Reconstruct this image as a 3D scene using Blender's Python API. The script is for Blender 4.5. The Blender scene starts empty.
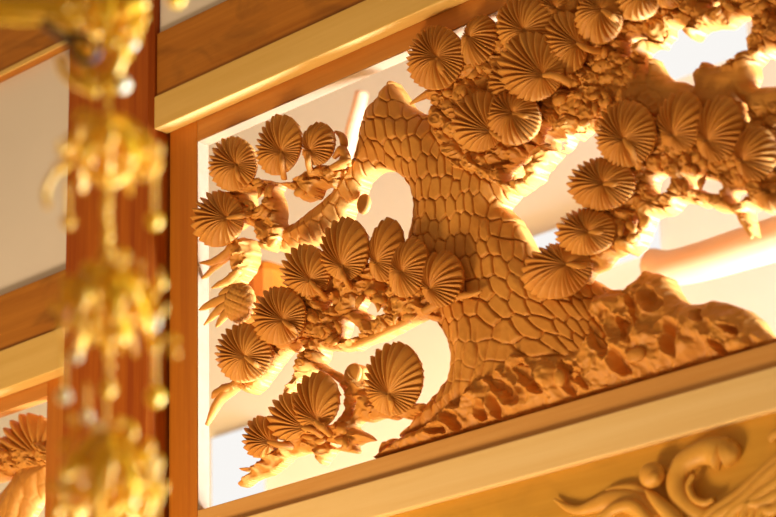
import bpy, math, random
import numpy as np
from mathutils import Matrix, Vector

rng = np.random.default_rng(7)
random.seed(7)
SC = bpy.context.scene
COL = SC.collection

# ------------------------------------------------------------------ camera
FPX = 2500.0
CX, CY = 388.0, 258.5
D = 2.8            # distance of the camera from the transom plane (Y = 0)
CAMZ = 1.5
_vh = np.array([-2391.0 - CX, 1265.1 - CY, FPX])
_dy = -(FPX * FPX + 198 * 2779) / _vh[1]
_u = np.array([-198.0, _dy, FPX])
_X = -_vh / np.linalg.norm(_vh)
_Z = _u / np.linalg.norm(_u)
_Y = np.cross(_Z, _X)
R = np.array([_X, _Y, _Z])

def P(px, py, Y=0.0):
    """point of the wall-parallel plane at depth Y seen at photo pixel px, py"""
    px = np.asarray(px, float); py = np.asarray(py, float)
    v = np.stack([px - CX, py - CY, np.full(px.shape, FPX)], -1) @ R.T
    t = (Y + D) / v[..., 1]
    return np.stack([v[..., 0] * t, v[..., 1] * t - D, v[..., 2] * t + CAMZ], -1)

def pix(X, Y, Z):
    w = np.array([X, Y + D, Z - CAMZ]) @ R
    return float(w[0] / w[2] * FPX + CX), float(w[1] / w[2] * FPX + CY)

def PD(px, py, dist):
    """point at depth dist in front of the camera"""
    v = np.array([(px - CX) / FPX, (py - CY) / FPX, 1.0]) * dist
    w = R @ v
    return np.array([w[0], w[1] - D, w[2] + CAMZ])

cam_d = bpy.data.cameras.new('camera'); cam = bpy.data.objects.new('camera', cam_d); COL.objects.link(cam)
M = Matrix(((R[0, 0], -R[0, 1], -R[0, 2], 0), (R[1, 0], -R[1, 1], -R[1, 2], -D), (R[2, 0], -R[2, 1], -R[2, 2], CAMZ), (0, 0, 0, 1)))
cam.matrix_world = M
cam_d.sensor_width = 36.0
cam_d.lens = FPX / 776 * 36.0
cam_d.dof.use_dof = True
cam_d.dof.focus_distance = 4.25
cam_d.dof.aperture_fstop = 4.2
cam_d.clip_start = 0.05
SC.camera = cam

# ------------------------------------------------------------------ materials
def new_mat(name):
    m = bpy.data.materials.new(name); m.use_nodes = True
    nt = m.node_tree
    return m, nt, nt.nodes['Principled BSDF']

def srgb(c):
    c = [x / 255 for x in c]
    return tuple(x / 12.92 if x <= 0.04045 else ((x + 0.055) / 1.055) ** 2.4 for x in c) + (1,)

def wood(name, c1, c2, axis='x', rough=0.5, grain=1.0, bump=0.15, spec=0.3, scale=1.0, knots=0.0):
    m, nt, b = new_mat(name)
    N = nt.nodes; L = nt.links
    tc = N.new('ShaderNodeTexCoord')
    mp = N.new('ShaderNodeMapping')
    if axis == 'z' and name == 'pillar_wood': spec = 0.12
    s = {'x': (1.2, 30, 30), 'z': (30, 30, 1.2), 'n': (9, 9, 9)}[axis]
    mp.inputs['Scale'].default_value = [v * scale for v in s]
    L.new(tc.outputs['Object'], mp.inputs['Vector'])
    n1 = N.new('ShaderNodeTexNoise'); n1.inputs['Scale'].default_value = 1.0; n1.inputs['Detail'].default_value = 5
    n1.inputs['Roughness'].default_value = 0.6; n1.inputs['Distortion'].default_value = 0.4
    L.new(mp.outputs[0], n1.inputs['Vector'])
    mp2 = N.new('ShaderNodeMapping')
    s2 = {'x': (6, 150, 150), 'z': (150, 150, 6), 'n': (60, 60, 60)}[axis]
    mp2.inputs['Scale'].default_value = [v * scale for v in s2]
    L.new(tc.outputs['Object'], mp2.inputs['Vector'])
    n2 = N.new('ShaderNodeTexNoise'); n2.inputs['Scale'].default_value = 1.0; n2.inputs['Detail'].default_value = 3
    L.new(mp2.outputs[0], n2.inputs['Vector'])
    mx = N.new('ShaderNodeMath'); mx.operation = 'MULTIPLY_ADD'; mx.inputs[1].default_value = 0.35
    L.new(n2.outputs['Fac'], mx.inputs[0]); L.new(n1.outputs['Fac'], mx.inputs[2])
    cr = N.new('ShaderNodeValToRGB')
    cr.color_ramp.elements[0].position = 0.67 - 0.28 * grain; cr.color_ramp.elements[0].color = srgb(c1)
    cr.color_ramp.elements[1].position = 0.67 + 0.28 * grain; cr.color_ramp.elements[1].color = srgb(c2)
    L.new(mx.outputs[0], cr.inputs[0])
    col = cr.outputs[0]
    if knots:
        mp3 = N.new('ShaderNodeMapping'); mp3.inputs['Scale'].default_value = (5, 9, 9)
        L.new(tc.outputs['Object'], mp3.inputs['Vector'])
        n3 = N.new('ShaderNodeTexNoise'); n3.inputs['Scale'].default_value = 1.3; n3.inputs['Detail'].default_value = 6
        n3.inputs['Distortion'].default_value = 1.2
        L.new(mp3.outputs[0], n3.inputs['Vector'])
        r3 = N.new('ShaderNodeValToRGB'); r3.color_ramp.elements[0].position = 0.3; r3.color_ramp.elements[1].position = 0.5
        r3.color_ramp.elements[0].color = (1 - knots, 1 - knots, 1 - knots, 1); r3.color_ramp.elements[1].color = (1, 1, 1, 1)
        L.new(n3.outputs['Fac'], r3.inputs[0])
        mm = N.new('ShaderNodeMix'); mm.data_type = 'RGBA'; mm.blend_type = 'MULTIPLY'; mm.inputs[0].default_value = 1
        L.new(col, mm.inputs[6]); L.new(r3.outputs[0], mm.inputs[7]); col = mm.outputs[2]
    L.new(col, b.inputs['Base Color'])
    b.inputs['Roughness'].default_value = rough
    b.inputs['Specular IOR Level'].default_value = spec
    bp = N.new('ShaderNodeBump'); bp.inputs['Strength'].default_value = bump; bp.inputs['Distance'].default_value = 0.002
    L.new(mx.outputs[0], bp.inputs['Height']); L.new(bp.outputs[0], b.inputs['Normal'])
    return m

MAT = {}
MAT['carve'] = wood('carved_keyaki', (192, 116, 36), (224, 155, 67), 'n', rough=0.55, grain=1.2, bump=0.25, spec=0.25)
MAT['trunk'] = wood('carved_trunk_wood', (192, 115, 34), (224, 154, 66), 'n', rough=0.55, grain=1.2, bump=0.3, spec=0.25)
MAT['post'] = wood('pillar_wood', (150, 62, 15), (188, 98, 23), 'z', rough=0.42, grain=0.8, bump=0.15)
MAT['stile'] = wood('stile_wood', (178, 94, 21), (206, 123, 31), 'z', rough=0.45, grain=1.0)
MAT['rail'] = wood('rail_wood', (182, 106, 33), (208, 138, 59), 'x', rough=0.45, grain=1.0)
MAT['pale'] = wood('pale_cypress', (220, 170, 81), (236, 191, 108), 'x', rough=0.5, grain=1.2)
MAT['brown'] = wood('brown_beam', (164, 92, 14), (200, 126, 38), 'x', rough=0.55, grain=1.0, knots=0.35)
MAT['board'] = wood('frieze_board', (196, 134, 35), (220, 161, 59), 'x', rough=0.5, grain=1.2, knots=0.12)
MAT['frieze'] = wood('frieze_relief_wood', (208, 140, 46), (230, 172, 74), 'n', rough=0.5, grain=1.2)
MAT['hallwood'] = wood('hall_timber', (216, 127, 35), (232, 155, 63), 'x', rough=0.5)

MAT['sill'] = wood('lit_sill_cypress', (230, 184, 112), (242, 204, 140), 'x', rough=0.5, grain=1.2)  # lighter copy of the pale cypress; stronger light low down put into the colour
MAT['railb'] = wood('lit_rail_wood', (204, 140, 66), (222, 164, 92), 'x', rough=0.45)  # rail wood lightened, the brighter light near the sill painted in
MAT['reveal_glare'] = wood('reveal_glare_wood', (156, 118, 74), (166, 128, 84), 'x', rough=0.6)  # washed-out tone of the backlit frame edge put into the colour
MAT['bracket'] = wood('bracket_timber', (170, 84, 2), (186, 98, 8), 'x', rough=0.5)
MAT['hallwood'] = wood('hall_timber', (222, 160, 96), (236, 182, 124), 'x', rough=0.5)
def plain(name, c, rough=0.8, metal=0.0, noise=0.0, nscale=20):
    m, nt, b = new_mat(name)
    b.inputs['Roughness'].default_value = rough; b.inputs['Metallic'].default_value = metal
    if noise:
        n = nt.nodes.new('ShaderNodeTexNoise'); n.inputs['Scale'].default_value = nscale; n.inputs['Detail'].default_value = 4
        tc = nt.nodes.new('ShaderNodeTexCoord'); nt.links.new(tc.outputs['Object'], n.inputs['Vector'])
        cr = nt.nodes.new('ShaderNodeValToRGB')
        a = srgb(c)
        cr.color_ramp.elements[0].position = 0.3; cr.color_ramp.elements[1].position = 0.7
        cr.color_ramp.elements[0].color = tuple(x * (1 - noise) for x in a[:3]) + (1,); cr.color_ramp.elements[1].color = a
        nt.links.new(n.outputs['Fac'], cr.inputs[0]); nt.links.new(cr.outputs[0], b.inputs['Base Color'])
    else:
        b.inputs['Base Color'].default_value = srgb(c)
    return m
MAT['plaster'] = plain('warm_plaster', (240, 222, 202), 0.9, noise=0.06, nscale=3)
MAT['cream'] = plain('hall_plaster', (224, 202, 160), 0.9, noise=0.04, nscale=3)
MAT['gold'] = plain('gilt_brass', (250, 186, 8), 0.42, 0.15, noise=0.25, nscale=60)
MAT['golddark'] = plain('tarnished_bronze', (60, 40, 12), 0.5, 0.3, noise=0.3, nscale=60)
MAT['pearl'] = plain('pale_glass_bead', (250, 226, 150), 0.15, 0.0, noise=0.1, nscale=40)
MAT['mat'] = plain('tatami', (206, 184, 130), 0.9, noise=0.1, nscale=40)
MAT['gap'] = plain('shadow_gap_wood', (70, 30, 8), 0.7)

def emit(name, c, s):
    m = bpy.data.materials.new(name); m.use_nodes = True; nt = m.node_tree
    nt.nodes.clear()
    e = nt.nodes.new('ShaderNodeEmission'); o = nt.nodes.new('ShaderNodeOutputMaterial')
    e.inputs[0].default_value = srgb(c); e.inputs[1].default_value = s
    nt.links.new(e.outputs[0], o.inputs[0]); return m
MAT['day'] = emit('daylit_paper', (255, 252, 248), 0.95)

# ------------------------------------------------------------------ mesh helpers
def raw_obj(name, V, F, mat, parent=None, smooth=True):
    me = bpy.data.meshes.new(name)
    me.from_pydata([tuple(v) for v in V], [], [tuple(f) for f in F])
    me.materials.append(mat)
    if smooth:
        me.polygons.foreach_set('use_smooth', [True] * len(me.polygons))
    me.update()
    o = bpy.data.objects.new(name, me); COL.objects.link(o)
    if parent is not None:
        o.parent = parent
        lo = ROOT_LOC.get(parent.name)
        if lo is not None: o.location = (-lo[0], -lo[1], -lo[2])
    return o
ROOT_LOC = {}

def thing(name, label, cat, loc, group=None):
    o = bpy.data.objects.new(name, None); COL.objects.link(o); o.location = loc
    o.empty_display_size = 0.05
    o['label'] = label; o['category'] = cat
    if group: o['group'] = group
    ROOT_LOC[o.name] = tuple(loc)
    return o

def tag(o, label, cat, group=None):
    o['label'] = label; o['category'] = cat
    if group: o['group'] = group
    return o
def struct(o): o['kind'] = 'structure'; return o

def fix(o):
    import bmesh
    bm = bmesh.new(); bm.from_mesh(o.data)
    bmesh.ops.recalc_face_normals(bm, faces=bm.faces)
    bm.to_mesh(o.data); bm.free(); return o

def box(name, x0, x1, y0, y1, z0, z1, mat, parent=None, bev=0.0):
    V = [(x, y, z) for x in (x0, x1) for y in (y0, y1) for z in (z0, z1)]
    F = [(0, 1, 3, 2), (4, 6, 7, 5), (0, 4, 5, 1), (2, 3, 7, 6), (0, 2, 6, 4), (1, 5, 7, 3)]
    o = raw_obj(name, V, F, mat, parent, smooth=False)
    if bev:
        b = o.modifiers.new('bevel', 'BEVEL'); b.width = bev; b.segments = 2
    return o

# numpy noise ------------------------------------------------------
_tab = rng.random((256, 256))
def vnoise(x, y):
    xi = np.floor(x).astype(int); yi = np.floor(y).astype(int)
    fx = x - xi; fy = y - yi
    fx = fx * fx * (3 - 2 * fx); fy = fy * fy * (3 - 2 * fy)
    a = _tab[xi % 256, yi % 256]; b = _tab[(xi + 1) % 256, yi % 256]
    c = _tab[xi % 256, (yi + 1) % 256]; d = _tab[(xi + 1) % 256, (yi + 1) % 256]
    return (a * (1 - fx) + b * fx) * (1 - fy) + (c * (1 - fx) + d * fx) * fy
def fbm(x, y, o=4):
    s = 0; a = 0.5
    for k in range(o):
        s = s + a * vnoise(x * 2 ** k + 17 * k, y * 2 ** k + 5 * k); a *= 0.5
    return s / (1 - 0.5 ** o)
def worley(x, y, cell=1.0, seed=0, stagger=False):
    """F1, F2 and cell id of jittered sites"""
    xi = np.floor(x / cell).astype(int); yi = np.floor(y / cell).astype(int)
    f1 = np.full(x.shape, 9e9); f2 = np.full(x.shape, 9e9); cid = np.zeros(x.shape)
    J = 0.5 if stagger else 0.9
    for dx in (-2, -1, 0, 1, 2):
        for dy in (-2, -1, 0, 1, 2):
            cx = xi + dx; cy = yi + dy
            jx = _tab[(cx * 7 + seed) % 256, (cy * 13 + 3) % 256]; jy = _tab[(cx * 11 + 5) % 256, (cy * 5 + seed + 9) % 256]
            sx = (cx + 0.5 + (jx - 0.5) * J + (0.5 * (cy % 2) if stagger else 0)) * cell
            sy = (cy + 0.5 + (jy - 0.5) * J) * cell
            d = np.hypot(x - sx, y - sy)
            new = d < f1
            f2 = np.where(new, f1, np.minimum(f2, d)); f1 = np.where(new, d, f1)
            cid = np.where(new, jx * 0.7 + jy * 0.3, cid)
    return f1, f2, cid
def sstep(a, b, x):
    t = np.clip((x - a) / (b - a), 0, 1); return t * t * (3 - 2 * t)

def poly_sdf(pts, loops):
    """signed distance (positive inside) and nearest boundary point"""
    n = len(pts); best = np.full(n, 9e9); near = np.zeros((n, 2)); inside = np.zeros(n, bool)
    for lp in loops:
        m = len(lp)
        for i in range(m):
            a = lp[i]; b = lp[(i + 1) % m]; ab = b - a
            t = np.clip(((pts - a) @ ab) / (ab @ ab + 1e-12), 0, 1)
            q = a + t[:, None] * ab
            d = np.hypot(*(pts - q).T)
            k = d < best; best[k] = d[k]; near[k] = q[k]
            c = (a[1] > pts[:, 1]) != (b[1] > pts[:, 1])
            xx = a[0] + (pts[:, 1] - a[1]) / (b[1] - a[1] + 1e-15) * ab[0]
            inside ^= c & (pts[:, 0] < xx)
    return np.where(inside, best, -best), near

def smooth_loop(lp, it=1):
    """Chaikin corner cutting of a traced outline"""
    lp = np.asarray(lp, float)
    for _ in range(it):
        nx = np.roll(lp, -1, 0)
        lp = np.stack([0.78 * lp + 0.22 * nx, 0.22 * lp + 0.78 * nx], 1).reshape(-1, 2)
    return lp

def rag(lp, amp, step=4.0, seed=0):
    """roughen an outline (pixels) so that it reads as knife-cut"""
    out = []
    lp = np.asarray(lp, float)
    for i in range(len(lp)):
        a = lp[i]; b = lp[(i + 1) % len(lp)]; n = max(1, int(np.hypot(*(b - a)) / step))
        for k in range(n):
            p = a + (b - a) * k / n
            j = np.array([vnoise(np.array(p[0] * .35 + seed), np.array(p[1] * .35)), vnoise(np.array(p[0] * .35 + 50), np.array(p[1] * .35 + seed + 30))]) - 0.5
            out.append(p + j * 2 * amp)
    return np.array(out)

def relief(name, outer, holes, Yf, thick, hfun, mat, parent, res=0.0022, edge=0.012, edged=0.010, ragamp=0.8, back_shrink=0.0):
    """solid carved relief: traced outline at its true depth, modelled front, flat back"""
    loops_px = [smooth_loop(rag(outer, ragamp), 1)] + [smooth_loop(rag(h, ragamp * 0.7), 1) for h in holes]
    loops = [P(l[:, 0], l[:, 1], Yf)[:, [0, 2]] for l in loops_px]
    allp = np.concatenate(loops)
    lo = allp.min(0) - res; hi = allp.max(0) + res
    nx = int((hi[0] - lo[0]) / res) + 2; nz = int((hi[1] - lo[1]) / res) + 2
    gx, gz = np.meshgrid(lo[0] + np.arange(nx) * res, lo[1] + np.arange(nz) * res, indexing='ij')
    pts = np.stack([gx.ravel(), gz.ravel()], 1)
    sd, near = poly_sdf(pts, loops)
    keep = sd > -0.55 * res
    snap = keep & (sd < 0.45 * res)
    pts2 = pts.copy(); pts2[snap] = near[snap]
    sdd = np.where(snap, 0, np.maximum(sd, 0))
    K = keep.reshape(nx, nz)
    cell = K[:-1, :-1] & K[1:, :-1] & K[1:, 1:] & K[:-1, 1:]
    # pixel coords of vertices for pattern functions
    w = np.stack([pts2[:, 0], np.full(len(pts2), Yf + D), pts2[:, 1] - CAMZ], 1) @ R
    px = w[:, 0] / w[:, 2] * FPX + CX; py = w[:, 1] / w[:, 2] * FPX + CY
    t = np.clip(sdd / edge, 0, 1)
    y = Yf + edged * (1 - np.sqrt(np.clip(1 - (1 - t) ** 2, 0, 1)))
    y = y - hfun(px, py, pts2[:, 0], pts2[:, 1], sdd) * np.clip(0.25 + sdd / 0.006, 0, 1)
    ii, jj = np.nonzero(cell)
    a = ii * nz + jj; b = (ii + 1) * nz + jj; c = b + 1; d = a + 1
    quads = np.stack([a, b, c, d], 1)
    used = np.unique(quads)
    remap = np.full(nx * nz, -1); remap[used] = np.arange(len(used))
    q = remap[quads]; nv = len(used)
    Vf = np.stack([pts2[used, 0], y[used], pts2[used, 1]], 1)
    Vb = Vf.copy(); Vb[:, 1] = np.maximum(Yf + thick, Vf[:, 1] + 0.004)
    # boundary edges
    E = np.concatenate([q[:, [0, 1]], q[:, [1, 2]], q[:, [2, 3]], q[:, [3, 0]]])
    key = np.sort(E, 1); k = key[:, 0].astype(np.int64) * nv + key[:, 1]
    uq, idx, cnt = np.unique(k, return_index=True, return_counts=True)
    be = E[idx[cnt == 1]]
    V = np.concatenate([Vf, Vb])
    F = [tuple(r) for r in q] + [tuple(r[::-1] + nv) for r in q] + [(e[1], e[0], e[0] + nv, e[1] + nv) for e in be]
    o = raw_obj(name, V, F, mat, parent)
    try:
        o.data.set_sharp_from_angle(angle=math.radians(50))
    except Exception: pass
    return o

def tube(name, pts, radii, mat, parent, nseg=10, flat=1.0, noise=0.0, cap=True, sub=6, ridges=0, make=True):
    """tapered organic tube through 3-D points (Catmull-Rom)"""
    pts = np.asarray(pts, float); radii = np.asarray(radii, float)
    pp = np.vstack([2 * pts[0] - pts[1], pts, 2 * pts[-1] - pts[-2]]); C = []; Rr = []
    n = len(pts)
    for i in range(n - 1):
        p0, p1, p2, p3 = pp[i:i + 4]
        for k in range(sub):
            t = k / sub
            C.append(0.5 * ((2 * p1) + (-p0 + p2) * t + (2 * p0 - 5 * p1 + 4 * p2 - p3) * t * t + (-p0 + 3 * p1 - 3 * p2 + p3) * t ** 3))
            Rr.append(radii[i] * (1 - t) + radii[i + 1] * t)
    C.append(pts[-1]); Rr.append(radii[-1]); C = np.array(C); Rr = np.array(Rr)
    V = []; F = []
    up = np.array([0, -1.0, 0])
    for i in range(len(C)):
        T = C[min(i + 1, len(C) - 1)] - C[max(i - 1, 0)]; T /= np.linalg.norm(T) + 1e-9
        A = np.cross(T, up)
        if np.linalg.norm(A) < 0.1: A = np.cross(T, np.array([0, 0, 1.0]))
        A /= np.linalg.norm(A); B = np.cross(A, T)
        for k in range(nseg):
            th = 2 * math.pi * k / nseg
            r = Rr[i] * (1 + noise * (vnoise(np.array(i * 0.9 + C[i][0] * 300), np.array(k * 0.8 + 3)) - 0.5) * 2)
            if ridges: r *= 1 + 0.12 * math.cos(ridges * th)
            V.append(C[i] + A * math.cos(th) * r + B * math.sin(th) * r * flat)
    for i in range(len(C) - 1):
        for k in range(nseg):
            F.append((i * nseg + k, i * nseg + (k + 1) % nseg, (i + 1) * nseg + (k + 1) % nseg, (i + 1) * nseg + k))
    F.append(tuple(range(nseg))[::-1]); F.append(tuple(range((len(C) - 1) * nseg, len(C) * nseg)))
    if not make: return V, F
    return raw_obj(name, V, F, mat, parent)

def pxtube(name, pl, mat, parent, Y=0.0, px2m=0.0019, **kw):
    """pl: list of (px, py, radius_px[, dY])"""
    pts = [P(p[0], p[1], Y + (p[3] if len(p) > 3 else 0)) for p in pl]
    return tube(name, pts, [p[2] * px2m for p in pl], mat, parent, **kw)

def ellipsoid(name, c, rx, ry, rz, mat, parent=None, nu=20, nv=12, rot=0.0, bumpf=None, make=True):
    V = []; F = []
    for j in range(nv + 1):
        ph = math.pi * j / nv
        for i in range(nu):
            th = 2 * math.pi * i / nu
            x = math.sin(ph) * math.cos(th); z = math.sin(ph) * math.sin(th); y = -math.cos(ph)
            s = 1 + (bumpf(th, ph) if bumpf else 0)
            xx = x * rx * s; zz = z * rz * s
            V.append((c[0] + xx * math.cos(rot) - zz * math.sin(rot), c[1] + y * ry * s, c[2] + xx * math.sin(rot) + zz * math.cos(rot)))
    for j in range(nv):
        for i in range(nu):
            F.append((j * nu + i, j * nu + (i + 1) % nu, (j + 1) * nu + (i + 1) % nu, (j + 1) * nu + i))
    if not make: return V, F
    return raw_obj(name, V, F, mat, parent)

def lathe(prof, n=16):
    V = []; F = []
    for r, z in prof:
        for i in range(n):
            a = 2 * math.pi * i / n; V.append((r * math.cos(a), r * math.sin(a), z))
    for j in range(len(prof) - 1):
        for i in range(n):
            F.append((j * n + i, j * n + (i + 1) % n, (j + 1) * n + (i + 1) % n, (j + 1) * n + i))
    return V, F

# ------------------------------------------------------------------ pine needle fan
def fan(cx, cy, a, b, rot, hub, parent, Yf=-0.03, n=24, H=0.015, A=0.0068, tilt=(0, 0), thick=0.012, ser=0.075):
    r = math.radians(rot); ca, sa = math.cos(r), math.sin(r)
    sub = 7; sfr = [0.0, 0.16, 0.34, 0.52, 0.70, 0.86, 0.97]
    cols = []
    hw = P(hub[0], hub[1], Yf - 0.8 * H); hub = pix(hw[0], Yf, hw[2])    # hub lies on the raised dome
    jit = rng.normal(0, 0.10, n); hj = 1 + rng.normal(0, 0.12, n)
    axis = math.atan2(cy - hub[1] - 0.6 * b, cx - hub[0])      # up-ish direction of the fan
    for k in range(n):
        for s in sfr:
            cols.append((k, s, (k + s + (jit[k] * (1 - s) + jit[(k + 1) % n] * s)) / n * 2 * math.pi))
    ncol = len(cols)
    hx, hy = hub
    ts = np.array([0.05, 0.1, 0.17, 0.26, 0.36, 0.47, 0.58, 0.69, 0.79, 0.88, 0.95, 1.0])
    th = np.array([c[2] for c in cols]); sv = np.array([c[1] for c in cols]); kk = np.array([c[0] for c in cols])
    # mirrored saw: each blade steps down away from the fan axis
    rel = np.angle(np.exp(1j * (th - axis)))
    saw = np.where(rel > 0, 1 - sv, sv)
    prof = np.where(saw < 0.82, saw / 0.82, (1 - saw) / 0.18)
    prof = 0.75 * prof + 0.25 * np.sin(np.pi * np.clip(saw, 0, 1)) ** 0.8
    # ray hub->ellipse
    dx = np.cos(th); dy = np.sin(th)
    ux = dx * ca + dy * sa; uy = -dx * sa + dy * ca
    ox = (hx - cx) * ca + (hy - cy) * sa; oy = -(hx - cx) * sa + (hy - cy) * ca
    qa = (ux / a) ** 2 + (uy / b) ** 2; qb = 2 * (ox * ux / a ** 2 + oy * uy / b ** 2); qc = (ox / a) ** 2 + (oy / b) ** 2 - 1
    L = (-qb + np.sqrt(np.maximum(qb * qb - 4 * qa * qc, 1e-9))) / (2 * qa)
    V = []
    scale = np.clip(L / (0.5 * (a + b)), 0.35, 1.2)
    for t in ts:
        rr = t * L * (1 + ser * (prof - 0.5) * sstep(0.6, 1, t) * hj[kk])
        x = hx + dx * rr; y = hy + dy * rr
        ex = ((x - cx) * ca + (y - cy) * sa) / a; ey = (-(x - cx) * sa + (y - cy) * ca) / b
        q = np.clip(ex * ex + ey * ey, 0, 1.05)
        h = H * (1 - q ** 1.3) - 0.004 * math.exp(-(t / 0.14) ** 2)
        h = h + A * scale * (prof - 0.5) * 2 * min(1, t * 2.0) ** 0.7 * hj[kk]
        Yv = Yf - h + tilt[0] * (x - cx) * 0.002 + tilt[1] * (y - cy) * 0.002
        w = P(x, y, Yf); w[:, 1] = Yv
        V.append(w)
    edge = V[-1].copy(); edge[:, 1] += 0.003
    V.append(edge)
    cen = P(cx, cy, Yf)
    e2 = V[-1].copy(); e2 = cen + (e2 - cen) * np.array([0.93, 1, 0.93]); e2[:, 1] = Yf + thick * 0.6 + (V[-1][:, 1] - Yf) * 0.4; V.append(e2)
    e3 = cen + (e2 - cen) * np.array([0.6, 0, 0.6]); e3[:, 1] = Yf + thick; V.append(e3)
    nr = len(V); V = np.concatenate(V)
    F = []
    for j in range(nr - 1):
        for i in range(ncol):
            F.append((j * ncol + i, (j + 1) * ncol + i, (j + 1) * ncol + (i + 1) % ncol, j * ncol + (i + 1) % ncol))
    F.append(tuple(range(ncol)))
    F.append(tuple(range((nr - 1) * ncol, nr * ncol))[::-1])
    return raw_obj('needle_cluster', V, F, MAT['carve'], parent)

# ================================================================== building
def X_at(px, py, Y): return float(P(px, py, Y)[0])
def Z_at(px, py, Y): return float(P(px, py, Y)[2])
PX0, PX1 = X_at(67, 200, -0.04) - 0.009, X_at(150.3, 200, -0.04)       # pillar
OX0 = X_at(197, 300, 0)                                       # opening left edge
SX0 = X_at(169.2, 300, 0)
OZ1 = Z_at(197, 140.9, 0); OZ0 = Z_at(197, 510.5, 0)
RIGHT = -1.45
XR = RIGHT
nagT0 = Z_at(166, 131, -0.012)          # bottom of upper nageshi (back edge)
nagT1 = Z_at(156.8, 94, -0.033)
lint1 = Z_at(162.5, 33.5, -0.02)
railB = Z_at(243.5, 517, -0.010)          # top of the lower pale beam
paleB = Z_at(776, 409, -0.010)
zb = 1.75

# pillar with chamfered corners
ch = 0.009
prof = [(PX0 + ch, -0.04), (PX1 - ch, -0.04), (PX1, -0.04 + ch), (PX1, 0.022), (PX0, 0.022), (PX0, -0.04 + ch)]
V = [(x, y, z) for z in (0.0, 5.0) for x, y in prof]; n = 6
F = [(i, (i + 1) % n, n + (i + 1) % n, n + i) for i in range(n)] + [tuple(range(n))[::-1], tuple(range(n, 2 * n))]
pil = raw_obj('pillar', V, F, MAT['post'], smooth=False)
tag(pil, 'thick red-brown square wooden pillar standing behind the golden hanging ornament', 'pillar')

# right bay beams
def beam(name, x0, x1, y0, y1, z0, z1, mat, label, group=None, bev=0.0025):
    o = box(name, x0, x1, y0, y1, z0, z1, mat, None, bev)
    tag(o, label, 'beam', group); return o
beam('lintel_beam', PX1 + .0015, XR, -0.028, 0.06, nagT1 - 0.002, lint1, MAT['brown'], 'darker brown knotty wooden lintel directly above the pale beam over the big carved pine')
beam('tie_beam', PX1 + .0005, XR, -0.033, 0.0, nagT0, nagT1 - 0.0025, MAT['pale'], 'pale smooth wooden tie beam running above the big carved pine opening')
beam('sill_beam', PX1 + .001, XR, -0.010, 0.06, paleB, railB, MAT['sill'], 'pale smooth wooden sill beam under the big carved pine, above the scroll carving')

# transom frame (right bay)
fl = (SX0, 0.0, OZ0 - 0.05)
fr = thing('transom_frame', 'orange-brown wooden frame around the big carved pine transom opening', 'frame', fl)
FD = 0.023
z_top = nagT0 + 0.02
box('stile', SX0, OX0, 0.0, FD, railB - 0.02 + 0.021, nagT1 - 0.003, MAT['stile'], fr, 0.0015)
box('rail', OX0 + .0003, XR, 0.0003, FD, OZ1, nagT1 - 0.003, MAT['rail'], fr, 0.0015)
box('rail', OX0 + .0003, XR, 0.0003, FD, railB + 0.0005, OZ0, MAT['railb'], fr, 0.0015)
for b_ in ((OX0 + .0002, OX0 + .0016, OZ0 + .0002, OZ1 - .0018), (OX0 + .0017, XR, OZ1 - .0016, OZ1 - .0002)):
    q_ = box('reveal_glare', b_[0], b_[1], 0.0012, FD + .004, b_[2], b_[3], MAT['reveal_glare'], fr); q_['label'] = 'inner edge of the frame with backlight glare put into its colour'  # strips added over the frame edge to carry the backlight glare
print('FRAME', OX0, OZ0, OZ1, railB, paleB, nagT0, nagT1, lint1, PX0, PX1)

# plaster
w = box('wall_right', PX1 + .001, XR, -0.02 + .0005, 0.10, lint1 + .001, 5.0, MAT['plaster']); struct(w)
w = box('trim_1', PX1 + .0005, SX0 - 0.0008, 0.012, 0.022, paleB, nagT1 - .003, MAT['gap']); struct(w)

# frieze board below
fz0 = 1.95
fbd = thing('carved_frieze', 'golden wooden frieze board with scroll and leaf relief below the pale sill beam', 'carving', (XR - 0.6, 0.0, fz0))
box('board', PX1 + .001, XR, 0.002, 0.06, fz0, paleB - 0.0005, MAT['board'], fbd)

# left bay
lx0 = -4.9
bz = Z_at(66, 268.4, -0.028); bl = Z_at(32, 338, -0.033); bb = Z_at(63, 372.9, -0.012); ot = Z_at(46.4, 396.2, 0)
tz = Z_at(55.7, 56.6, -0.012); tz2 = Z_at(0, 76.6, -0.033)
LSX = X_at(45.8, 450, 0)
PXL = PX0
w = box('wall_left', lx0, PXL - .001, -0.015, 0.10, bz + .0005, tz - .0005, MAT['plaster']); struct(w)
beam('lintel_beam', lx0, PXL - .0015, -0.028, 0.06, bl, bz, MAT['brown'], 'darker brown lintel left of the pillar, below the plaster wall')
beam('tie_beam', lx0, PXL - .0005, -0.033, 0.0, bb, bl - .0005, MAT['pale'], 'pale tie beam left of the pillar, above the small carved pine')
beam('ceiling_beam', lx0, PXL - .0005, -0.033, 0.10, tz, 5.0, MAT['brown'], 'brown beam at the top left corner, above the left plaster wall')
lip = box('edge_strip', lx0, PXL - .001, -0.037, -0.0332, tz, tz + .009, MAT['pale'], bpy.data.objects['ceiling_beam']); lip['label'] = 'pale edge strip'
fr2 = thing('transom_frame', 'wooden frame of the transom opening at the lower left, left of the pillar', 'frame', (PXL - 0.05, 0.0, OZ0 - 0.3))
box('rail', lx0, LSX - .0003, 0.0003, FD, ot, bl - .003, MAT['rail'], fr2, 0.0015)
box('stile', LSX, PXL - .004, 0.0, FD, ot - 0.62, bl - .003, MAT['stile'], fr2, 0.0015)
box('rail', lx0, LSX - .0003, 0.0003, FD, ot - 0.62, ot - 0.57, MAT['rail'], fr2, 0.0015)
beam('sill_beam', lx0, PXL - .001, -0.033, 0.10, ot - 0.70, ot - 0.621, MAT['pale'], 'pale sill beam left of the pillar, below the small carved pine')

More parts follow.
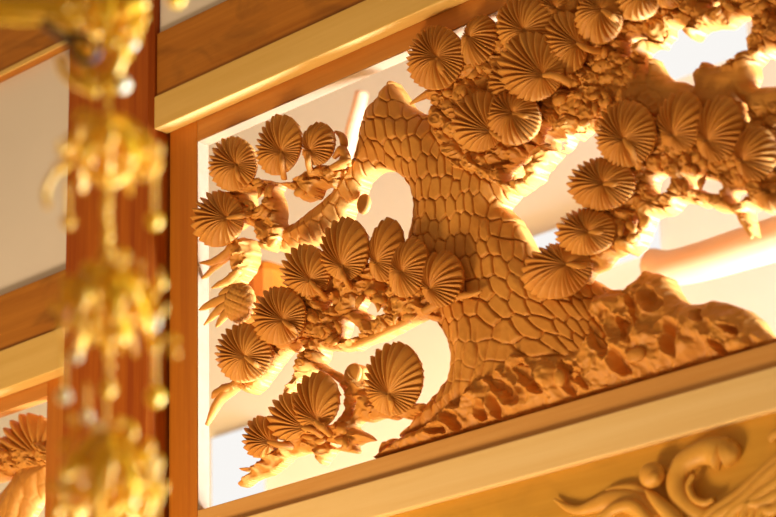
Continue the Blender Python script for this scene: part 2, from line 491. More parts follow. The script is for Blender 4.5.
# ------------------------------------------------------------------ the carved pine
cl = P(560, 380, 0.03)
pine = thing('carved_pine', 'large openwork wooden carving of an old pine with scaly bark and fan-shaped needles', 'carving', (float(cl[0]), 0.03, OZ0))

def bark(px, py, X, Z, sd):
    u = px + 5 * (fbm(px / 30, py / 30, 3) - 0.5) - 0.62 * np.maximum(0, py - 235) * sstep(450, 590, px)
    u = u + 0.30 * np.maximum(0, 150 - py) * sstep(440, 370, px)
    v = py + 8 * (fbm(px / 25 + 9, py / 35, 3) - 0.5)
    f1, f2, cid = worley(u / 9.6, v / 20.0, 1.0, seed=4, stagger=True)
    d = f2 - f1
    nz = fbm(px / 9, py / 14, 3)
    groove = np.exp(-(d / (0.035 + 0.06 * nz)) ** 2)
    plate = 0.0016 * sstep(0, 0.3, d) + 0.0020 * (cid - 0.5)
    h = -0.0058 * groove * sstep(0.30, 0.48, nz + 0.12) + plate
    # long flowing strips where the trunk spreads into roots
    strip = np.abs(np.sin((px * 0.30 + 0.055 * (py - 330)) + 3 * fbm(px / 22, py / 40, 3)))
    rootm = sstep(318, 350, py) * sstep(545, 480, px)
    h = h * (1 - 0.75 * rootm) + rootm * (0.006 * strip ** 0.6 - 0.003)
    h = h * (1 - 0.6 * sstep(362, 345, px))
    # rounding across the trunk
    h = h + 0.016 * sstep(0, 0.05, sd)
    h = h + 0.004 * (fbm(px / 40 + 3, py / 40, 3) - 0.5) + 0.0008 * (fbm(px / 3, py / 5, 2) - 0.5)
    # crotch hollow between the limb and the trunk, boss scars
    h = h - 0.010 * np.exp(-(((px - 436) / 10) ** 2 + ((py - 128) / 26) ** 2))
    return h

TRUNK = [(387, 79), (388.5, 79.5), (397, 92), (405, 104), (414, 111), (426, 113), (434, 106), (446, 98), (470, 96), (492, 110), (510, 140), (516, 170), (512, 190), (499, 205), (508, 214), (514, 222),
         (522, 236), (530, 252), (538, 262), (552, 262), (572, 270), (590, 280), (612, 292), (650, 330), (640, 365), (600, 374), (540, 392), (480, 410), (430, 424), (380, 440), (374, 452),
         (371, 455), (385, 443), (400, 430), (413, 416), (424, 402), (436, 390), (444, 378), (448, 360), (446, 345), (440, 330), (433, 321), (420, 312), (405, 300), (397, 270), (404, 240),
         (409, 222), (411, 205), (408, 190), (401, 178), (391, 170), (380, 167), (370, 169), (360, 178), (356, 190), (346, 203), (341, 220), (330, 232), (316, 240), (300, 243), (284, 248), (272, 249), (266, 243), (268, 235), (276, 229), (290, 222), (304, 212), (318, 201), (330, 190), (340, 172), (349, 158), (355, 142), (358, 125), (363, 107), (375, 95)]
relief('trunk', TRUNK, [], 0.016, 0.032, bark, MAT['trunk'], pine, res=0.0013, edge=0.016, edged=0.012, ragamp=0.9)

def knife(px, py, X, Z, sd):
    """curly chunky knife work of the foliage pads"""
    wx = px + 16 * (fbm(px / 20, py / 20, 3) - 0.5); wy = py + 16 * (fbm(px / 20 + 40, py / 20 + 9, 3) - 0.5)
    f1, f2, cid = worley(wx / 17, wy / 13, 1.0, seed=11)
    d = f2 - f1
    dome = np.sqrt(np.clip(1 - (f1 / 0.75) ** 2, 0, 1))
    h = 0.014 * (cid - 0.5) + 0.009 * dome - 0.005 * np.exp(-(d / 0.10) ** 2)
    r = 1 - np.abs(2 * fbm(wx / 9 + 5 * cid, wy / 9, 2) - 1)
    h = h + 0.006 * (r ** 3 - 0.4)
    h = h + 0.0016 * np.sin(f1 * 22 + 3 * cid) * sstep(0.05, 0.2, f1)
    h = h + 0.004 * sstep(0, 0.02, sd) + 0.0012 * (fbm(px / 4, py / 4, 2) - 0.5)
    return h

def branchy(px, py, X, Z, sd):
    wx = px + 10 * (fbm(px / 18, py / 18, 3) - 0.5); wy = py + 10 * (fbm(px / 18 + 40, py / 18 + 9, 3) - 0.5)
    r = 1 - np.abs(2 * fbm(wx / 14, wy / 10, 3) - 1)
    return 0.010 * sstep(0, 0.022, sd) + 0.012 * (r ** 3 - 0.5) * sstep(0, .006, sd) + 0.003 * (fbm(px / 4, py / 4, 3) - 0.5)

# upper bough mass with the pads round it
M4 = [(413, 91), (420, 96), (433, 90), (424, 74), (440, 56), (468, 38), (485, 40), (496, 32), (503, 14), (514, -4), (530, -16), (640, -18), (800, -18), (800, 140), (776, 132), (740, 132), (700, 122), (650, 122),
      (612, 120), (598, 131), (586, 128), (579, 134), (574, 139), (575, 130), (571, 133), (568, 139), (565, 146), (556, 152), (550, 158), (545, 165), (540, 168), (537, 178), (525, 186), (515, 193), (503, 190), (480, 177), (454, 169), (440, 150), (427, 114), (431, 100), (422, 97)]
W = [
    [(625, 57), (625, 46), (628, 36), (634, 34), (642, 35), (645, 38), (637, 42), (631, 49), (628, 57)],
    [(643, 50), (650, 45), (660, 46), (662, 40), (668, 35), (668, 26), (676, 23), (683, 24), (684, 31), (688, 37), (693, 38), (697, 31), (703, 27), (712, 25), (727, 25), (735, 18), (745, 14), (753, 18), (751, 28), (744, 40), (745, 48), (735, 57), (722, 64), (711, 66), (706, 60), (698, 66), (690, 73), (693, 86), (684, 81), (668, 79), (661, 72), (655, 62), (652, 56), (648, 62), (647, 73), (644, 70), (643, 60)],
    [(704, 4), (709, 0), (722, -3), (720, 5), (712, 5), (706, 8)],
    [(752, 64), (760, 56), (762, 52), (766, 57), (770, 50), (779, 46), (788, 50), (788, 84), (757, 86), (749, 84), (754, 74)],
    [(772, 11), (780, 12), (780, 20), (774, 16)],
    [(737, 99), (744, 104), (750, 122), (748, 128), (741, 124), (741, 112)],
    [(549, 123), (552, 126), (549, 134), (541, 145), (532, 153), (535, 157), (528, 164), (521, 164), (525, 174), (505, 183), (507, 172), (516, 164), (530, 150), (539, 138), (544, 127)],
    [(551, 138), (558, 136), (567, 137), (563, 144), (558, 151), (550, 149), (552, 144)],
    [(490, 167), (500, 163), (510, 159), (508, 163), (498, 167)],
]
def upper(px, py, X, Z, sd):
    k = sstep(585, 690, px) * sstep(60, 75, py) * sstep(115, 100, py)
    smooth = 0.010 * sstep(0, 0.02, sd) + 0.004 * fbm(px / 30, py / 8, 3)
    return knife(px, py, X, Z, sd) * (1 - k) + smooth * k
relief('foliage_pad', M4, W, 0.002, 0.024, upper, MAT['carve'], pine, res=0.0018)

# right cluster pad
M5 = [(612, 118), (650, 105), (690, 98), (736, 118), (776, 128), (796, 150), (796, 212), (761, 210), (754, 205), (746, 209), (749, 222), (752, 236), (743, 226), (738, 218), (730, 211), (714, 209), (709, 202), (699, 205), (688, 201), (679, 199), (673, 207), (664, 212), (655, 213), (649, 216), (644, 230), (638, 246), (628, 253), (620, 250), (609, 255), (602, 265), (589, 271), (582, 281), (562, 284), (556, 262), (578, 222), (592, 190), (604, 160)]
relief('foliage_pad', M5, [
    [(650, 186), (652, 178), (657, 173), (666, 171), (673, 175), (671, 184), (666, 191), (657, 194), (651, 190)],
    [(686, 193), (688, 183), (686, 174), (691, 177), (700, 175), (712, 178), (722, 184), (723, 191), (718, 193), (705, 192), (697, 187), (693, 189), (689, 195)],
    [(729, 195), (731, 190), (737, 188), (744, 189), (747, 195), (744, 201), (737, 203), (731, 201)],
    [(626, 233), (628, 225), (632, 217), (637, 217), (636, 223), (631, 230), (629, 234)]],
    -0.006, 0.024, knife, MAT['carve'], pine, res=0.0018)

# left top pad (under the four upper-left fans)
M1 = [(226, 200), (232, 186), (240, 178), (255, 177), (272, 181), (288, 181), (300, 176), (310, 170), (322, 164), (336, 165), (346, 170), (340, 180), (334, 189), (324, 183), (316, 186), (312, 196), (298, 199), (293, 190), (284, 187), (277, 183), (273, 190), (278, 203), (277, 220), (283, 228), (276, 242), (266, 250), (258, 248), (256, 236), (250, 226), (240, 221), (232, 227), (222, 222)]
relief('foliage_pad', M1, [[(247, 194), (255, 192), (265, 192), (269, 196), (263, 203), (254, 208), (248, 204)]], 0.002, 0.026, knife, MAT['carve'], pine, res=0.0018)

# hook branch below the left fan
M1b = [(232, 240), (240, 236), (248, 238), (250, 250), (249, 262), (243, 273), (236, 281), (225, 286), (216, 287), (222, 280), (231, 271), (230, 256), (224, 260), (228, 248)]
relief('branch', M1b, [], 0.004, 0.028, branchy, MAT['carve'], pine, res=0.0018)
pxtube('twig', [(234, 244, 4), (224, 256, 4.5), (212, 262, 3.5), (200, 263, 1)], MAT['carve'], pine, Y=0.0, noise=.15)
pxtube('twig', [(230, 256, 3), (214, 268, 3), (207, 275, 2.5), (198, 281, .8)], MAT['carve'], pine, Y=0.012, noise=.15)
pxtube('twig', [(240, 270, 4), (230, 279, 4), (220, 284, 3), (212, 288, 1)], MAT['carve'], pine, Y=0.0, noise=.15)

# middle pad
M2 = [(238, 372), (236, 384), (242, 391), (249, 392), (256, 386), (263, 377), (271, 366), (279, 356), (288, 345), (296, 337), (303, 335), (307, 339), (303, 347), (299, 356), (296, 366), (288, 377), (299, 372), (312, 367), (320, 358), (322, 348), (338, 349), (352, 348), (362, 342), (376, 338), (392, 330), (402, 324), (413, 319), (421, 315), (430, 320), (437, 318), (442, 306), (450, 300), (440, 292), (420, 284), (395, 276), (370, 262), (330, 262), (300, 285), (275, 315), (250, 350)]
relief('foliage_pad', M2, [
    [(323, 304), (327, 299), (333, 297), (333, 304), (328, 311), (324, 308)],
    [(382, 282), (385, 283), (387, 289), (383, 288), (381, 285)],
    [(355, 307), (359, 300), (363, 297), (370, 299), (372, 304), (378, 307), (386, 302), (390, 301), (388, 308), (378, 315), (370, 320), (364, 318), (365, 313), (358, 310)],
    [(338, 337), (342, 328), (344, 319), (348, 319), (355, 325), (361, 332), (353, 338), (342, 343), (330, 341)],
    [(289, 349), (294, 339), (299, 335), (300, 339), (296, 344), (292, 352)],
    [(300, 342), (306, 335), (310, 337), (306, 343), (301, 346)]],
    -0.002, 0.026, knife, MAT['carve'], pine, res=0.0018)

# lower pad and arms
M3 = [(234, 467), (246, 466), (258, 460), (266, 450), (284, 438), (308, 420), (325, 424), (335, 421), (342, 408), (344, 396), (338, 384), (325, 375), (312, 368), (300, 374), (288, 388), (280, 393), (284, 384), (296, 370), (310, 357), (322, 365), (334, 372), (345, 378), (346, 367), (350, 363), (356, 363), (361, 368), (361, 378), (366, 390), (376, 400), (400, 404), (420, 402), (416, 410), (408, 414), (402, 418), (395, 414), (388, 418), (376, 416), (365, 420), (356, 419), (350, 425), (356, 430), (364, 434), (368, 438), (358, 440), (350, 444), (352, 451), (340, 451), (330, 448), (324, 455), (317, 464), (313, 458), (311, 450), (300, 451), (288, 455), (278, 464), (266, 473), (252, 477), (241, 485), (235, 486), (236, 481), (248, 471), (250, 467), (238, 470)]
relief('foliage_pad', M3, [[(346, 414), (348, 404), (350, 397), (354, 400), (352, 409), (347, 416)], [(323, 441), (332, 443), (340, 440), (344, 441), (341, 445), (330, 448)]], 0.0, 0.024, branchy, MAT['carve'], pine, res=0.0018)

# branch tip of the left middle fan
pxtube('twig', [(252, 372, 6), (240, 383, 6), (228, 392, 6), (219, 402, 5), (212, 415, 4), (207, 425, 2)], MAT['carve'], pine, Y=0.0, noise=.2)
pxtube('twig', [(236, 386, 4), (226, 389, 5), (216, 394, 4), (212, 398, 1)], MAT['carve'], pine, Y=-0.004, noise=.2)
pxtube('twig', [(286, 395, 3), (290, 388, 3.5), (297, 382, 2)], MAT['carve'], pine, Y=0.01, noise=.2)
pxtube('twig', [(330, 338, 3), (352, 344, 4), (372, 338, 4), (392, 328, 4), (410, 320, 3)], MAT['carve'], pine, Y=0.0, noise=.1)
pxtube('twig', [(424, 312, 4), (440, 303, 4), (456, 297, 3.6), (474, 294, 2.2), (482, 291, 1)], MAT['carve'], pine, Y=-0.012, noise=.1)
# limb twigs
pxtube('twig', [(410, 104, 1), (422, 97, 3), (436, 90, 4), (450, 88, 4)], MAT['carve'], pine, Y=0.0, noise=.1)
pxtube('twig', [(745, 206, 4), (742, 216, 4), (748, 228, 3), (752, 238, 1)], MAT['carve'], pine, Y=0.0, noise=.1)
# curled leaves by the upper left fans
pxtube('twig', [(336, 132, 1.5), (342, 136, 3), (344, 144, 3), (342, 152, 1.5)], MAT['carve'], pine, Y=0.006, flat=1.6)
pxtube('twig', [(334, 158, 2), (341, 150, 4), (345, 154, 4), (350, 166, 1.5)], MAT['carve'], pine, Y=0.0, flat=1.2)
pxtube('twig', [(332, 168, 3), (342, 164, 4.5), (350, 160, 2)], MAT['carve'], pine, Y=-0.004, flat=1.2)

# rocks at the foot
hol = [(460, 398, 6, 11, -.4), (455, 421, 7, 5, .5), (486, 412, 4, 6, 0), (501, 408, 4, 8, 0), (438, 429, 5, 3.5, 0), (494, 373, 9, 5, .7), (504, 385, 5, 10, -.6), (515, 396, 5, 8, -.2), (531, 374, 6, 13, -.5), (541, 388, 4, 7, -.5), (572, 381, 5, 10, -.3), (584, 381, 4, 9, -.5), (592, 320, 12, 6, .5), (606, 340, 6, 14, -.4), (627, 363, 7, 9, -.4), (631, 330, 3, 12, -.3), (677, 341, 6, 14, 0), (721, 347, 3, 8, -.5), (571, 369, 6, 5, .5), (655, 300, 5, 10, -.6), (705, 318, 4, 7, -.7), (474, 385, 4, 8, -.3), (520, 420, 6, 3, 0), (640, 312, 3, 12, -.2), (560, 345, 5, 8, -.5), (735, 331, 8, 3, .4)]
bos = [(630, 349, 9, 8), (699, 325, 12, 14), (551, 378, 8, 10), (480, 398, 7, 8), (610, 305, 14, 9), (520, 360, 10, 7), (650, 340, 10, 12), (596, 352, 8, 14), (690, 350, 8, 10), (740, 345, 10, 6)]
def rocky(px, py, X, Z, sd):
    wx = px + 11 * (fbm(px / 13, py / 13, 3) - 0.5); wy = py + 11 * (fbm(px / 13 + 8, py / 13 + 30, 3) - 0.5)
    h = 0.014 * sstep(0, 0.03, sd)
    r = 1 - np.abs(2 * fbm((wx + wy * 0.3) / 15, wy / 22, 3) - 1)
    h = h + 0.011 * (r ** 2 - 0.5) + 0.0004 * np.sin(wy * 1.1 + wx * .2)
    for (x, y, a, b, t) in hol:
        c, s = math.cos(t), math.sin(t)
        u = ((wx - x) * c + (wy - y) * s) / a / 1.25; v = (-(wx - x) * s + (wy - y) * c) / b / 1.15
        h = h - 0.019 * np.exp(-(u * u + v * v) ** 1.8) + 0.005 * np.exp(-(((u * u + v * v) - 1.7) / .6) ** 2)
    for (x, y, a, b) in bos:
        h = h + 0.014 * np.exp(-(((wx - x) / a) ** 2 + ((wy - y) / b) ** 2) ** 1.4)
    h = h + 0.0022 * (fbm(px / 5, py / 5, 3) - 0.5)
    return h
def railY(x): return 510.5 - 0.2917 * (x - 197) - 1.5
ROCK = [(600, 294), (611, 288), (620, 289), (632, 280), (641, 269), (653, 272), (663, 276), (668, 288), (675, 297), (684, 304), (698, 302), (710, 299), (727, 303), (740, 307), (752, 317), (760, 328), (766, 338), (790, railY(790) - 4), (790, railY(790)), (700, railY(700)), (600, railY(600)), (500, railY(500)), (430, railY(430)), (372, railY(372)), (372, railY(372) - 2), (400, 436), (425, 424), (440, 408), (452, 392), (466, 382), (484, 368), (505, 358), (530, 352), (548, 350), (566, 352), (580, 340), (586, 318), (592, 302)]
relief('rock', ROCK, [], 0.010, 0.034, rocky, MAT['carve'], pine, res=0.0017, edge=0.014)
box('base_strip', X_at(372, 455, .02), XR, 0.012, 0.044, OZ0, OZ0 + 0.004, MAT['carve'], pine)

# knots and bosses
def knot(px, py, rx, ry, Y=-0.006, depth=0.008, rim=True):
    c = P(px, py, Y)
    k = 0.00195
    ellipsoid('knot', c, rx * k, depth, ry * k * .86, MAT['carve'], pine, nu=20, nv=12,
              bumpf=(lambda th, ph: -0.10 * math.exp(-((ph - 0.45) / 0.14) ** 2)) if rim else None)
for k in [(272, 241, 7, 7, .002), (353, 374, 10, 11, -.002), (329, 331, 9, 8), (461, 93, 10, 9), (364, 204, 8, 11, 0.03), (349, 289, 5, 4.5, -.01), (378, 298, 4.5, 4.5, -.008), (345, 158, 6, 5, 0),
          (448, 106, 6, 7), (300, 192, 7, 5, -.002), (560, 100, 7, 6, -.012), (600, 66, 8, 6, -.01), (646, 222, 5, 6, -.01), (364, 328, 5, 4, -.006), (636, 355, 9, 7, -.01), (560, 378, 6, 8, -.006)]:
    knot(*k)

# pine cone with its leaflets
def cone(th, ph):
    x = math.sin(ph) * math.cos(th) * 1.25; z = math.sin(ph) * math.sin(th) * 1.25
    return 0.10 * (min(1, 2.2 * abs(math.sin(5.2 * (x + z)))) + min(1, 2.2 * abs(math.sin(5.2 * (x - z))))) - 0.16
cc = P(240, 303, -0.004)
pc = ellipsoid('pine_cone', cc, 0.033, 0.020, 0.036, MAT['carve'], pine, nu=64, nv=48, rot=0.3, bumpf=cone)
pc['label'] = 'oval pine cone with criss-cross scales'
for pl in ([(228, 297, 5), (216, 302, 5), (205, 307, 3.5), (199, 310, .8)], [(229, 303, 4), (218, 311, 4.5), (211, 318, 3.5), (204, 325, .8)], [(230, 308, 4), (224, 316, 4.5), (218, 324, 2.5), (216, 327, .8)], [(234, 290, 4), (226, 292, 5), (220, 296, 3)], [(238, 287, 4), (230, 288, 3.5), (226, 291, 1.5)]):
    pxtube('leaflet', pl, MAT['carve'], pc, Y=-0.006, noise=.12, flat=.7)

# small curled leaves carved among the pads
PADS = [(M4, W), (M5, []), (M1, []), (M2, []), (M3, [])]
def on_pad(x, y):
    p = np.array([[x, y]], float)
    for o_, hs in PADS:
        if poly_sdf(p, [np.array(o_, float)] + [np.array(h_, float) for h_ in hs])[0][0] > 1.5: return True
    return False
def curl_leaf(x, y, ang, L, w, Y):
    for _k in range(12):
        if on_pad(x, y) and on_pad(x + math.cos(ang) * L * .5, y + math.sin(ang) * L * .5) and on_pad(x + math.cos(ang) * L, y + math.sin(ang) * L): break
        ang += 0.53
    else: return
    c, q = math.cos(ang), math.sin(ang)
    k = random.choice((-1, 1)) * random.uniform(.2, .5)
    pl = [(x, y, w * .35, .012), (x + c * L * .35 - q * L * k * .3, y + q * L * .35 + c * L * k * .3, w, 0), (x + c * L * .7 - q * L * k * .35, y + q * L * .7 + c * L * k * .35, w * .8, -.003), (x + c * L, y + q * L, w * .2, .004)]
    o = pxtube('leaflet', pl, MAT['carve'], pine, Y=Y, flat=.8, noise=.14, nseg=9); o.data.name = 'leaflet'
for (x0, y0, x1, y1, n, Y) in [(240, 182, 330, 186, 9, -.006), (236, 200, 250, 214, 2, -.006), (290, 300, 345, 340, 10, -.012), (350, 290, 425, 316, 10, -.010), (268, 350, 290, 360, 3, -.01), (300, 428, 355, 440, 6, -.008),
                               (470, 60, 500, 100, 3, -.010), (440, 84, 470, 104, 3, -.008), (545, 84, 620, 112, 12, -.014), (590, 50, 640, 70, 4, -.012), (640, 160, 735, 184, 12, -.014), (690, 4, 770, 12, 5, -.008), (610, 205, 645, 245, 7, -.012), (520, 110, 600, 124, 4, -.006)]:
    for _ in range(n):
        t = random.random()
        curl_leaf(x0 + (x1 - x0) * t + random.uniform(-3, 3), y0 + (y1 - y0) * (t if y1 - y0 > 25 else random.random()), random.uniform(0, 6.28), random.uniform(11, 18), random.uniform(2.6, 4.2), Y)

# needle fans: cx cy a b rot hub Yf
FANS = [
    (233, 164, 23, 27, 8, (236.5, 165), -.016), (279, 145, 21, 30.5, 14, (281, 152), -.022), (318, 144, 15, 21.5, 16, (310, 151), -.014), (218, 219, 24.5, 28, 15, (227, 218), -.012),
    (306, 271, 24, 26, 5, (310, 280), -.020), (386, 250, 16, 32, 10, (376, 262), -.014), (345, 249, 23.5, 31, 6, (341, 266), -.026), (409, 268, 18, 30, 16, (402, 272), -.022), (442, 279, 20.5, 28, 8, (429, 288), -.018),
    (279, 316, 26, 29, 15, (283, 320), -.024), (244, 353, 27, 29.5, 10, (245, 357), -.018),
    (394, 379, 28, 36.5, 8, (388, 394), -.020), (260, 437, 15.5, 21, 10, (268, 442), -.014), (289, 417, 20, 24, 15, (302, 427), -.020), (316, 401, 22, 29, 12, (315, 420), -.028),
    (436, 58, 27.5, 32, 15, (437, 57), -.018), (479, 41, 17, 26, 18, (470, 37), -.012), (510, 82, 20, 26, 20, (520, 86), -.010), (526, 26, 28, 31, 10, (524, 31), -.020),
    (480, 122, 26, 30, 20, (490, 131), -.018), (514, 118, 26, 27, 20, (513, 113), -.024), (532, 67, 32, 34, 10, (543, 75), -.032), (566, 43, 21, 31, 0, (577, 43), -.024), (599, 18, 22.5, 26, 8, (602, 10), -.030),
    (637, 2, 22, 18, -20, (645, -6), -.022), (668, -4, 14, 12, 0, (668, -6), -.016), (556, 5, 16, 18, 0, (556, 8), -.010),
    (719, 129, 23, 33, 12, (707, 141), -.018), (681, 121, 22.5, 30, 12, (673, 136), -.022), (756, 154, 21, 27, 8, (742, 161), -.022), (776, 198, 19, 15, 20, (772, 193), -.014),
    (557, 271, 35, 27, -18, (567, 264), -.014), (586, 232, 29.5, 23, -8, (589, 232), -.022), (602, 184, 33, 26, -6, (604, 184), -.028), (626, 134, 29.5, 33, 8, (624, 140), -.034),
]
FO = []
for i, (cx, cy, a, b, rot, hub, Yf) in enumerate(FANS):
    nb = int(round(18 + 0.5 * (a + b) / 2))
    FO.append((hub, fan(cx, cy, a, b, rot, hub, pine, Yf, n=nb)))
# stems lying over the fans
STEMS = [((227, 218), (240, 216), (252, 214), -.026, 3.2), ((245, 357), (255, 364), (264, 372), -.030, 3), ((302, 428), (312, 430), (322, 436), -.034, 3), ((268, 442), (280, 445), (292, 446), -.026, 3.5), ((543, 75), (556, 76), (572, 84), -.045, 3.5),
         ((577, 43), (588, 49), (602, 52), -.036, 3.2), ((602, 10), (612, 17), (620, 24), -.042, 3.5), ((624, 139), (632, 150), (640, 168), -.046, 3.8), ((604, 184), (616, 184), (632, 180), -.040, 3.5), ((589, 232), (600, 232), (612, 230), -.034, 3),
         ((490, 131), (500, 138), (512, 140), -.030, 3), ((567, 264), (580, 266), (592, 264), -.026, 3), ((315, 421), (322, 428), (330, 434), -.040, 3.5), ((283, 321), (292, 328), (300, 334), -.036, 3.2), ((310, 281), (318, 290), (326, 298), -.032, 3), ((341, 268), (344, 278), (350, 288), -.038, 3),
         ((388, 395), (392, 404), (392, 414), -.032, 3.2), ((236, 166), (238, 176), (243, 188), -.028, 3.2), ((281, 153), (282, 164), (284, 178), -.034, 3.2), ((437, 58), (442, 70), (448, 84), -.028, 4.5), ((310, 152), (308, 162), (312, 174), -.026, 4), ((513, 114), (526, 116), (540, 118), -.036, 3)]
for a, b, c, Y, r in STEMS:
    fo = min(FO, key=lambda q: math.hypot(q[0][0] - a[0], q[0][1] - a[1]))[1]
    pxtube('stem', [(a[0], a[1], r * .4), (a[0] + (b[0] - a[0]) * .4, a[1] + (b[1] - a[1]) * .4, r * .75), (b[0], b[1], r * .85), (c[0], c[1], r * 1.1, 0.022)], MAT['carve'], fo, Y=Y, noise=.12, flat=.8)

# ------------------------------------------------------------------ small pine of the left bay
cl = P(10, 500, 0.03)
pine2 = thing('carved_pine', 'small part of a second carved pine in the lower left opening', 'carving', (float(cl[0]), 0.03, ot - 0.57))
LT = [(-40, 540), (-10, 500), (4, 486), (14, 470), (24, 458), (45, 452), (60, 452), (60, 470), (46, 492), (36, 503), (28, 520), (24, 570), (-40, 600)]
relief('trunk', LT, [], 0.040, 0.02, bark, MAT['trunk'], pine2, res=0.0018, edge=0.02)
relief('foliage_pad', [(-20, 460), (0, 452), (12, 445), (46, 440), (62, 440), (62, 466), (30, 470), (14, 472), (0, 480), (-20, 484)], [[(7, 473), (14, 470), (13, 474), (8, 476)]], 0.036, 0.018, knife, MAT['carve'], pine2, res=0.0018)
fan(30, 444, 28, 30, 20, (40, 458), pine2, .040, n=26, H=.012)
fan(10, 452, 13, 17, 15, (18, 458), pine2, .044, n=18, H=.010)

# ------------------------------------------------------------------ frieze relief
def fr_tube(name, pl, Y=-0.004, **kw):
    return pxtube(name, pl, MAT['frieze'], fbd, Y=Y, **kw)
fr_tube('scroll', [(722, 454, 13), (712, 451, 11), (697, 455, 9.5), (684, 464, 9.5), (678, 478, 9.5), (680, 494, 9.5), (690, 507, 9), (706, 515, 7), (728, 518, 5)], flat=.75, nseg=14)
fr_tube('scroll', [(726, 452, 12), (733, 450, 9), (738, 446, 4)], flat=.8, nseg=14)
fr_tube('scroll', [(694, 474, 2.5), (689, 486, 3), (694, 498, 3), (705, 503, 3), (714, 499, 2)], Y=-.012, flat=.9)
c = P(652, 475, -0.016)
ellipsoid('bud', c, .021, .014, .019, MAT['frieze'], fbd, nu=24, nv=16)
ellipsoid('bud', P(654, 477, -0.027), .010, .006, .009, MAT['frieze'], fbd, nu=20, nv=12)
fr_tube('leaf', [(554, 499, 1), (566, 507, 3), (580, 510, 4), (596, 505, 6), (612, 500, 8), (632, 502, 10), (650, 514, 12), (660, 540, 12)], flat=.6, nseg=14)
fr_tube('leaf', [(606, 490, 1), (618, 488, 3), (634, 488, 4), (648, 494, 4)], flat=.7)
fr_tube('leaf', [(646, 490, 1.5), (652, 496, 4), (662, 506, 6), (676, 520, 7), (690, 540, 7)], Y=-.014, flat=.8, nseg=14)
fr_tube('leaf', [(600, 520, 5), (616, 508, 5), (634, 506, 5), (650, 522, 5)], Y=-.018, flat=.6)
for k in range(9):
    o = k * 6.5
    pl = [(690 + o * 1.5, 528 + o * .1, 3), (712 + o * 1.1, 512 - o * .1 + 4 * math.sin(k), 4.5), (736 + o * .8, 496 + o * .25 + 3 * math.sin(k * 2), 4.5), (760 + o * .6, 474 + o * .6, 4), (784 + o * .5, 452 + o * .9, 3.5), (806, 436 + o, 2)]
    fr_tube('wave_strand', pl, Y=-.010 - .003 * (k % 2), flat=.7)
fr_tube('leaf', [(770, 440, 3), (776, 434, 4), (790, 428, 4)], flat=.7)

# ------------------------------------------------------------------ hall behind the transom
HB = 1.7
w = box('wall_back', -8.5, 1.0, HB, HB + 0.1, 0, 5.6, MAT['cream']); struct(w)
w = box('floor', -8.5, 1.5, -4.5, HB, -0.05, 0, MAT['mat']); struct(w)
w = box('wall_side', 1.0, 1.1, 0.1, HB, 0, 5.6, MAT['cream']); struct(w)
def hall_win(n, x0, x1, y0, y1):
    a = P(x0, y1, HB - 0.01); b = P(x1, y0, HB - 0.01)
    o = box('window_%d' % n, a[0], b[0], HB - 0.02, HB - 0.001, a[2], b[2], MAT['day']); struct(o)
hall_win(1, 214, 262, 424, 560)
hall_win(2, 470, 655, 196, 312)
hall_win(3, 640, 742, 0, 92)
def hall_timber(name, pl, label, Y, r=1, **kw):
    pts = [P(p[0], p[1], Y) for p in pl]
    o = tube(name, pts, [p[2] * 0.0026 for p in pl], MAT['hallwood'], None, nseg=12, **kw); struct(o); return o
hall_timber('trim_2', [(650, 262, 12), (670, 268, 15), (700, 262, 16), (740, 250, 17), (800, 232, 18)], 'blurred orange timber brace in the bright hall, behind the right end of the pine', 1.2)
hall_timber('trim_3', [(362, 92, 6), (358, 112, 7), (353, 130, 7), (346, 160, 6), (343, 180, 5)], 'blurred peach curved rafter seen in the opening left of the pine trunk', 1.0)
o = box('trim_4', *sorted((X_at(224, 280, 0.7), X_at(263, 280, 0.7))), 0.7, 0.85, Z_at(240, 320, 0.7), Z_at(240, 262, 0.7), MAT['bracket'], None, 0.03)
struct(o)

# ------------------------------------------------------------------ gilt hanging ornament
OD = 2.25
def OW(px, py): return PD(px, py, OD)
KM = OD / FPX
oc = OW(108, 150)
orn = thing('hanging_ornament', 'gilt openwork hanging ornament with beads and pendants in front of the pillar', 'ornament', tuple(OW(108, 517)))
up = np.array([0, 0, 1.0]); rt = R[:, 0] * np.array([1, 1, 0]); rt /= np.linalg.norm(rt); fw = np.cross(up, rt)
def OL(dx, dy, dz=0.0, base=(108, 0)):
    """ornament-local: dx px right, py photo row, dz px towards the viewer"""
    p = OW(base[0], dy)
    return p + rt * dx * KM - fw * (-dz) * KM * -1
BEADS = {}
def bead(px, py, r, mat='gold', el=1.0, dz=0.0, name='bead', par=None):
    key = (name, mat, round(el, 1))
    if key not in BEADS:
        V, F = lathe([(0.0, -1 * el), (0.38, -.92 * el), (.71, -.71 * el), (.92, -.38 * el), (1, 0), (.92, .38 * el), (.71, .71 * el), (.38, .92 * el), (0.0, 1 * el)], 14)
        o = raw_obj(name, V, F, MAT[mat], orn); BEADS[key] = o
    else:
        o = BEADS[key].copy(); COL.objects.link(o)
    p = OL(px - 108, py, dz); l = ROOT_LOC[orn.name]
    if par is not None: o.parent = par; l = (0, 0, 0)
    else: o.parent = orn
    if mat == 'pearl': o['label'] = 'pale glass bead'
    o.location = (p[0] - l[0], p[1] - l[1], p[2] - l[2]); o.scale = (r * KM,) * 3
    return o
def wire(name, pl, r=1.6, mat='gold'):
    pts = [OL(p[0] - 108, p[1], p[2] if len(p) > 2 else 0) for p in pl]
    return tube(name, pts, [(p[3] if len(p) > 3 else r) * KM for p in pl], MAT[mat], orn, nseg=8, sub=5)
def curl(px, py, s, sx=1, dz=0.0, r=2.2, rot=0.0):
    pl = []
    for k in range(9):
        a = rot + k * 0.62; q = s * (1 - k * 0.085)
        pl.append((px + sx * q * math.cos(a), py - q * math.sin(a), dz, r * (1 - .05 * k)))
    return wire('scroll_wire', pl)
